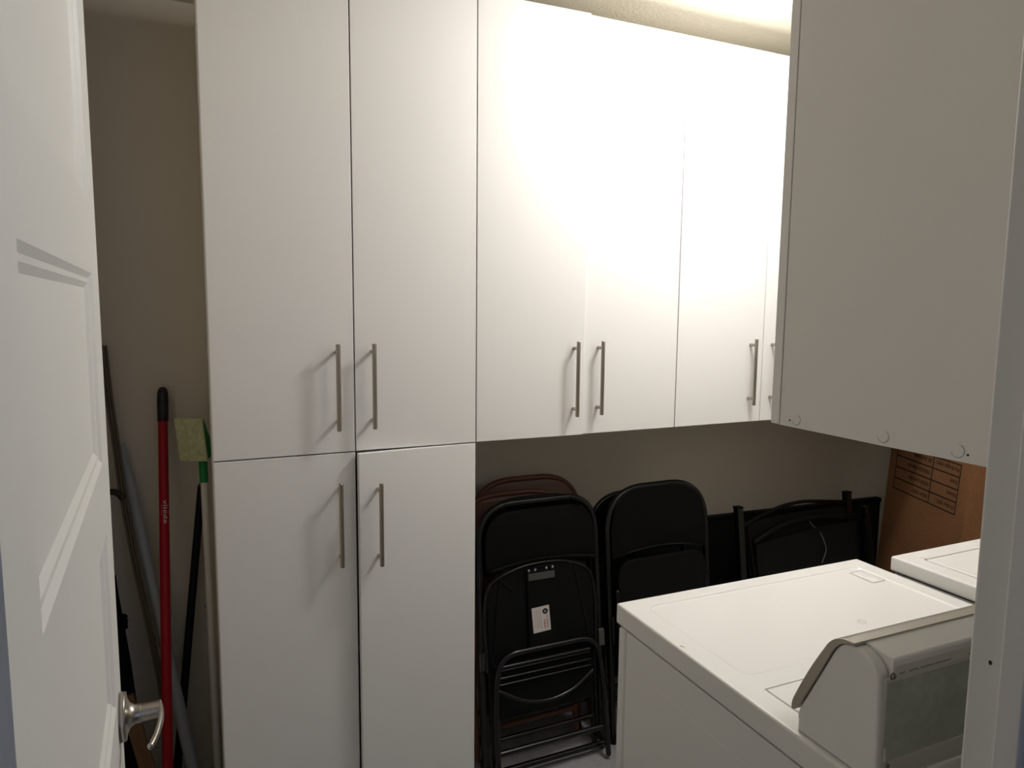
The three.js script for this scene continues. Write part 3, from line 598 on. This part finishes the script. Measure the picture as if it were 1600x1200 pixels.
// ------------------------------------------------------------------ cardboard box beyond the washing machine
{
  const N = [2.69 - 0.0585 * 0.386, -1.72 + 0.0585 * 0.922];     // near lower corner of the printed face
  // local x runs from the near corner to the far one along the face, local z is out of the face
  const t = thing('cardboard_box', 'tall brown cardboard box with an upside-down printed table, behind the washing machine', 'box', [N[0], 0, N[1]]);
  const ex = new THREE.Vector3(0.386, 0, -0.922).normalize(), ez = new THREE.Vector3(-0.922, 0, -0.386).normalize();
  t.quaternion.setFromRotationMatrix(new THREE.Matrix4().makeBasis(ex.clone().negate(), new THREE.Vector3(0, 1, 0), ez.clone()));
  const W = 0.5345, Hb = 1.10, T = 0.115, lean = 0.096;
  // makeBasis(-ex, y, ez): local -x runs along the face
  const shear = (g) => { const p = g.attributes.position; for (let i = 0; i < p.count; i++) p.setX(i, p.getX(i) + lean * (p.getY(i) - 0.7)); return g; };
  M.card = std({ color: 0xffffff, roughness: 0.85, map: noiseTex(512, [[5, 0.7], [60, 0.6], [200, 0.8]], { base: [142, 98, 63], amp: [14, 12, 10], srgb: true, repeat: [2, 2] }), bumpMap: noiseTex(128, [[64, 1]], { repeat: [4, 30] }), bumpScale: 0.0002 });
  obj('face', shear(boxAt(-W, 0, 0, Hb, -0.004, 0, 0.0008)), M.card, t);
  obj('side', shear(boxAt(-0.004, 0.0, 0, Hb, -T, -0.004, 0.0008)), M.card, t); obj('side', shear(boxAt(-W, -W + 0.004, 0, Hb, -T, -0.004, 0.0008)), M.card, t);
  obj('face', shear(boxAt(-W, 0, 0, Hb, -T - 0.004, -T, 0.0008)), M.card, t);
  obj('flap', shear(boxAt(-W, 0, Hb - 0.003, Hb, -T, -0.004, 0.0006)), M.card, t); obj('base_flap', shear(boxAt(-W + 0.004, -0.004, 0, 0.003, -T, -0.004, 0)), M.card, t);
  const tex = canvasTex(1024, 512, (x, a, b) => {
    x.translate(a, b); x.rotate(Math.PI);                 // printed upside down as the box stands
    x.clearRect(0, 0, a, b);
    x.strokeStyle = '#190903'; x.lineWidth = 13; x.strokeRect(6, 6, a - 12, b - 12);
    for (const k of [1, 2, 3]) { x.beginPath(); x.moveTo(0, b * k / 4); x.lineTo(a, b * k / 4); x.stroke(); }
    x.beginPath(); x.moveTo(a * 0.40, 0); x.lineTo(a * 0.40, b); x.stroke();
    x.fillStyle = '#1c0b04'; x.font = 'bold 56px sans-serif'; x.textBaseline = 'middle';
    const rows = [['Order NO.:', 'MSH-0307'], ['Item:', 'WSW-G-0140'], ['Size:', '100x20x50mm'], ['Package size:', '85.5x15x40']];
    rows.forEach(([l, r], i) => { x.save(); x.translate(22, b * (i + 0.52) / 4); x.scale(i === 3 ? 0.98 : 1, 1); x.fillText(l, 0, 0); x.restore(); x.fillText(r, a * 0.40 + 26, b * (i + 0.52) / 4); });
  });
  const pw = 0.4275, ph = 0.207, pg = new THREE.PlaneGeometry(pw, ph, 1, 1); pg.translate(-0.0535 - pw / 2 - 0.003, 0.7725 + ph / 2 - 0.003, 0.0006);
  obj('printed_table', shear(pg), std({ map: tex, transparent: true, roughness: 0.85, alphaTest: 0.0 }), t);
}
// ------------------------------------------------------------------ brooms and poles in the corner left of the tall cabinet
const lerp = (a, b, t) => a.map((v, i) => v + (b[i] - v) * t);
{ // red mop handle
  const top = [-0.113, 1.311, -2.40], foot = [-0.134, 0.0, -2.032];
  const t = thing('mop', 'red mop handle with black rounded grip and white brand word, leaning on the back wall', 'mop', foot), L = (p) => p.map((v, i) => v - foot[i]);
  const at = (k) => L(lerp(foot, top, k)), r = 0.0139;
  obj('handle', rod(at(0.06), at(0.925), r, r, 28), M.red, t);
  const dir = V(at(1)).normalize();
  const prof = [[0, 0], [0.0155, 0], [0.016, 0.03], [0.0162, 0.07], [0.0150, 0.092], [0.011, 0.1035], [0.005, 0.1075], [0, 0.108]].map((p) => new THREE.Vector2(...p));
  const gr = new THREE.LatheGeometry(prof, 28); gr.applyQuaternion(new THREE.Quaternion().setFromUnitVectors(new THREE.Vector3(0, 1, 0), dir)); const gp = at(0.921); gr.translate(...gp);
  obj('grip', gr, M.grip, t);
  const slot = new THREE.CylinderGeometry(0.0025, 0.0025, 0.02, 10).rotateX(Math.PI / 2); slot.scale(1, 2.6, 0.2); const sp = at(0.985); slot.translate(sp[0], sp[1], sp[2] + 0.0135);
  obj('hanging_hole', slot, M.dark, t);
  const tx = canvasTex(512, 256, (x, a, b) => {
    x.clearRect(0, 0, a, b);
    x.fillStyle = '#d8c4c6'; x.font = 'bold 118px sans-serif'; x.textBaseline = 'alphabetic'; x.fillText('vileda', 60, 150, 400); x.font = '26px sans-serif'; x.fillText('PROFESSIONAL', 110, 205, 240); x.beginPath(); x.arc(240, 36, 14, 0, 7); x.lineWidth = 7; x.strokeStyle = '#d8c4c6'; x.stroke();
  });
  // patch of the handle's surface carrying the print; text runs down the handle
  const hgt = 0.105, ang = 2.2, n = 18, pos = [], uv = [], idx = [];
  for (let i = 0; i <= n; i++) for (const j of [0, 1]) { const a = -ang / 2 + ang * i / n + 0.1; pos.push((r + 0.00025) * Math.sin(a), (j - 0.5) * hgt, (r + 0.00025) * Math.cos(a)); uv.push(1 - j, i / n); }
  for (let i = 0; i < n; i++) { const k = 2 * i; idx.push(k, k + 2, k + 1, k + 1, k + 2, k + 3); }
  const pg = new THREE.BufferGeometry(); pg.setAttribute('position', new THREE.Float32BufferAttribute(pos, 3)); pg.setAttribute('uv', new THREE.Float32BufferAttribute(uv, 2)); pg.setIndex(idx); pg.computeVertexNormals();
  pg.applyQuaternion(new THREE.Quaternion().setFromUnitVectors(new THREE.Vector3(0, 1, 0), dir)); pg.translate(...at(0.715));
  obj('print', pg, std({ map: tx, transparent: true, roughness: 0.4 }), t);
  obj('mop_head', [boxAt(-0.06, 0.06, 0.0, 0.045, -0.025, 0.025, 0.012, 3), rod([0, 0.03, 0], at(0.075), 0.018, 0.018)], M.red, t);
}
{ // upside-down flat mop: green plate with pale cloth on an aluminium pole
  const foot = [0.0, 0, -2.235], t = thing('flat_mop', 'upturned green mop with pale cloth pad on thin aluminium pole beside the cabinet', 'mop', foot);
  obj('pole', rod([0.001, 0.0, 0], [-0.0055, 1.045, -0.075], 0.0106, 0.0106, 24), M.alu, t);
  obj('socket', [rod([-0.0055, 1.03, -0.074], [-0.0065, 1.115, -0.079], 0.0125, 0.0128, 24), rod([-0.0055, 1.02, -0.073], [-0.0055, 1.03, -0.074], 0.0122, 0.0122, 24)], M.green, t);
  const head = new THREE.Group(); head.name = 'head'; head.position.set(-0.030, 1.096, -0.045); head.rotation.y = -0.5; t.add(head);
  // wedge seen from the side: pale cloth front leaning out at the top, green plate behind
  const plate = new THREE.Shape(); plate.moveTo(0.0, 0.004); plate.lineTo(0.024, 0.008); plate.lineTo(0.020, 0.07); plate.lineTo(-0.012, 0.128); plate.lineTo(-0.022, 0.128); plate.closePath();
  const side = (s, x0, x1) => { const g = new THREE.ExtrudeGeometry(s, { depth: x1 - x0, bevelEnabled: false }); g.rotateY(Math.PI / 2); g.translate(x0, 0, 0); return g; };   // shape x -> -z
  obj('plate', side(plate, -0.041, 0.041), M.green, head);
  const cl = new THREE.Shape(); cl.moveTo(0.004, -0.001); cl.lineTo(-0.004, 0.0); cl.lineTo(-0.026, 0.128); cl.quadraticCurveTo(-0.025, 0.135, -0.012, 0.134); cl.lineTo(-0.010, 0.129); cl.lineTo(-0.020, 0.1275); cl.lineTo(0.001, 0.004); cl.closePath();
  const cloth = side(cl, -0.043, 0.043); cloth.computeVertexNormals();
  const m = obj('cloth_pad', metric(cloth), M.cloth, head);
}
{ // black pole
  const top = [-0.014, 0.983, -2.408], foot = [-0.127, 0, -2.322], t = thing('broom', 'plain black pole leaning from the cabinet side, crossing behind the grey tube', 'broom', foot), L = (p) => p.map((v, i) => v - foot[i]);
  obj('pole', rod(L(lerp(foot, top, 0.03)), L(top), 0.0128, 0.0120, 24), M.navy, t);
  obj('end_cap', new THREE.SphereGeometry(0.0122, 16, 12).translate(...L(top)), M.grip, t);
  obj('broom_head', boxAt(-0.05, 0.05, 0, 0.05, -0.018, 0.018, 0.008), M.fabricBlack, t);
}
{ // grey telescopic tube
  const top = [-0.235, 1.142, -2.405], foot = [-0.051, 0, -2.242], t = thing('telescopic_tube', 'pale grey telescopic plastic tube leaning diagonally behind the red mop', 'pole', foot), L = (p) => p.map((v, i) => v - foot[i]), at = (k) => L(lerp(foot, top, k));
  obj('lower_tube', rod(at(0.012), at(0.90), 0.0185, 0.0165, 28), M.pvc, t);
  obj('upper_tube', rod(at(0.89), at(0.965), 0.0135, 0.0135, 24), M.pvc, t);
  obj('top_tube', rod(at(0.96), at(1), 0.0115, 0.0115, 24), M.pvc, t);
  obj('collar', rod(at(0.893), at(0.905), 0.0172, 0.0172, 28), M.pvc, t); obj('collar', rod(at(0.958), at(0.966), 0.0142, 0.0142, 24), M.pvc, t);
  obj('foot_cap', rod(at(0), at(0.02), 0.020, 0.020, 24), M.grey, t);
}
{ // long ribbed brown strip, slightly bowed
  const pts = [[-0.268, 1.44, -2.408], [-0.258, 1.30, -2.385], [-0.239, 1.105, -2.355], [-0.228, 0.983, -2.338], [-0.203, 0.79, -2.312], [-0.173, 0.60, -2.288], [-0.150, 0.43, -2.27], [-0.139, 0.308, -2.26], [-0.133, 0.145, -2.25], [-0.129, 0.006, -2.242]];
  const t = thing('edging_strip', 'long thin brown ribbed strip bowing down the wall beside the white door', 'strip', [0, 0, 0]);
  for (const k of [-1, 0, 1]) obj('rib', tube(pts.map(([x, y, z]) => [x + k * 0.0074, y - (y < 0.1 ? 0 : k * 0.0012), z + (k ? 0 : 0.002)]), 0.0037, { seg: 70, radial: 8 }), M.strip, t);
}
{ // walking cane, hook showing past the door
  const t = thing('walking_cane', 'dark wooden cane whose curved hook shows past the white door edge', 'cane', [-0.29, 0, -2.26]);
  obj('shaft', tube([[0, 0.005, 0], [-0.004, 0.5, -0.03], [-0.008, 0.90, -0.055], [0.0, 0.975, -0.05], [0.022, 1.015, -0.03], [0.048, 1.022, -0.012], [0.066, 1.008, -0.002]], 0.0095, { seg: 80, radial: 14 }), M.cane, t);
  obj('hook_cap', new THREE.SphereGeometry(0.0112, 14, 10).translate(0.066, 1.008, -0.002), M.cane, t);
  obj('ferrule', rod([0, 0, 0], [0, 0.03, -0.002], 0.011, 0.0105), M.grip, t);
}
{ // closed black umbrella
  const t = thing('umbrella', 'closed black umbrella with ruffled cloth standing in the corner by the door handle', 'umbrella', [-0.222, 0, -2.07]);
  const a = [0, 0, 0], b = [-0.037, 0.80, -0.20], at = (k) => lerp(a, b, k);
  obj('shaft', rod(at(0), at(1.06), 0.005, 0.005, 10), M.grip, t);
  const g = new THREE.LatheGeometry([[0.004, 0.03], [0.02, 0.10], [0.034, 0.25], [0.033, 0.40], [0.026, 0.55], [0.017, 0.66], [0.009, 0.74], [0.006, 0.80]].map((p) => new THREE.Vector2(...p)), 40, 0);
  const p = g.attributes.position; for (let i = 0; i < p.count; i++) { const th = Math.atan2(p.getZ(i), p.getX(i)), s = 1 + 0.16 * Math.sin(8 * th + p.getY(i) * 9); p.setX(i, p.getX(i) * s); p.setZ(i, p.getZ(i) * s); } g.computeVertexNormals();
  g.applyQuaternion(new THREE.Quaternion().setFromUnitVectors(new THREE.Vector3(0, 1, 0), V(b).normalize()));
  obj('canopy', g, M.fabricBlack, t);
  const q = at(0.80), fr = []; for (let k = 0; k < 26; k++) { const s = new THREE.SphereGeometry(0.007 + rnd() * 0.006, 7, 6), th = rnd() * 6.28, rr = 0.010 + rnd() * 0.013; s.scale(1, 0.6, 1); s.translate(q[0] + 0.006 + Math.cos(th) * rr, q[1] + (rnd() - 0.5) * 0.05, q[2] + Math.sin(th) * rr); fr.push(s); }
  obj('ruffle', fr, M.fabricBlack, t);
}
{ // short wooden board
  const t = thing('wooden_board', 'narrow brown wooden board leaning low in the corner under the door handle', 'board', [-0.104, 0, -1.955]);
  const a = [0.0, 0.0, 0], b = [-0.112, 0.515, -0.065], d = V(b).sub(V(a));
  const gg = metric(new RoundedBoxGeometry(0.036, d.length(), 0.014, 2, 0.002)); gg.applyQuaternion(new THREE.Quaternion().setFromUnitVectors(new THREE.Vector3(0, 1, 0), d.normalize())); gg.translate((a[0] + b[0]) / 2, (a[1] + b[1]) / 2 + 0.008, (a[2] + b[2]) / 2);
  const m = obj('board', gg, M.wood, t);
}
// ------------------------------------------------------------------ ceiling lamp
{
  const t = thing('ceiling_light', 'round white dome light on the laundry ceiling', 'lamp', [LAMP[0], CEIL, LAMP[2]]);
  obj('base', new THREE.LatheGeometry([[0, 0], [0.172, 0], [0.174, -0.046], [0.171, -0.048], [0.160, -0.046], [0.158, -0.012], [0, -0.012]].map((p) => new THREE.Vector2(...p)), 56), M.trim, t);
  const prof = []; for (let k = 0; k <= 14; k++) { const a = Math.PI / 2 * k / 14; prof.push(new THREE.Vector2(0.155 * Math.sin(a), -0.022 - 0.125 * Math.cos(a))); }
  obj('diffuser_light', new THREE.LatheGeometry(prof, 48), M.lampGlass, t);
}
renderer.render(scene, camera);
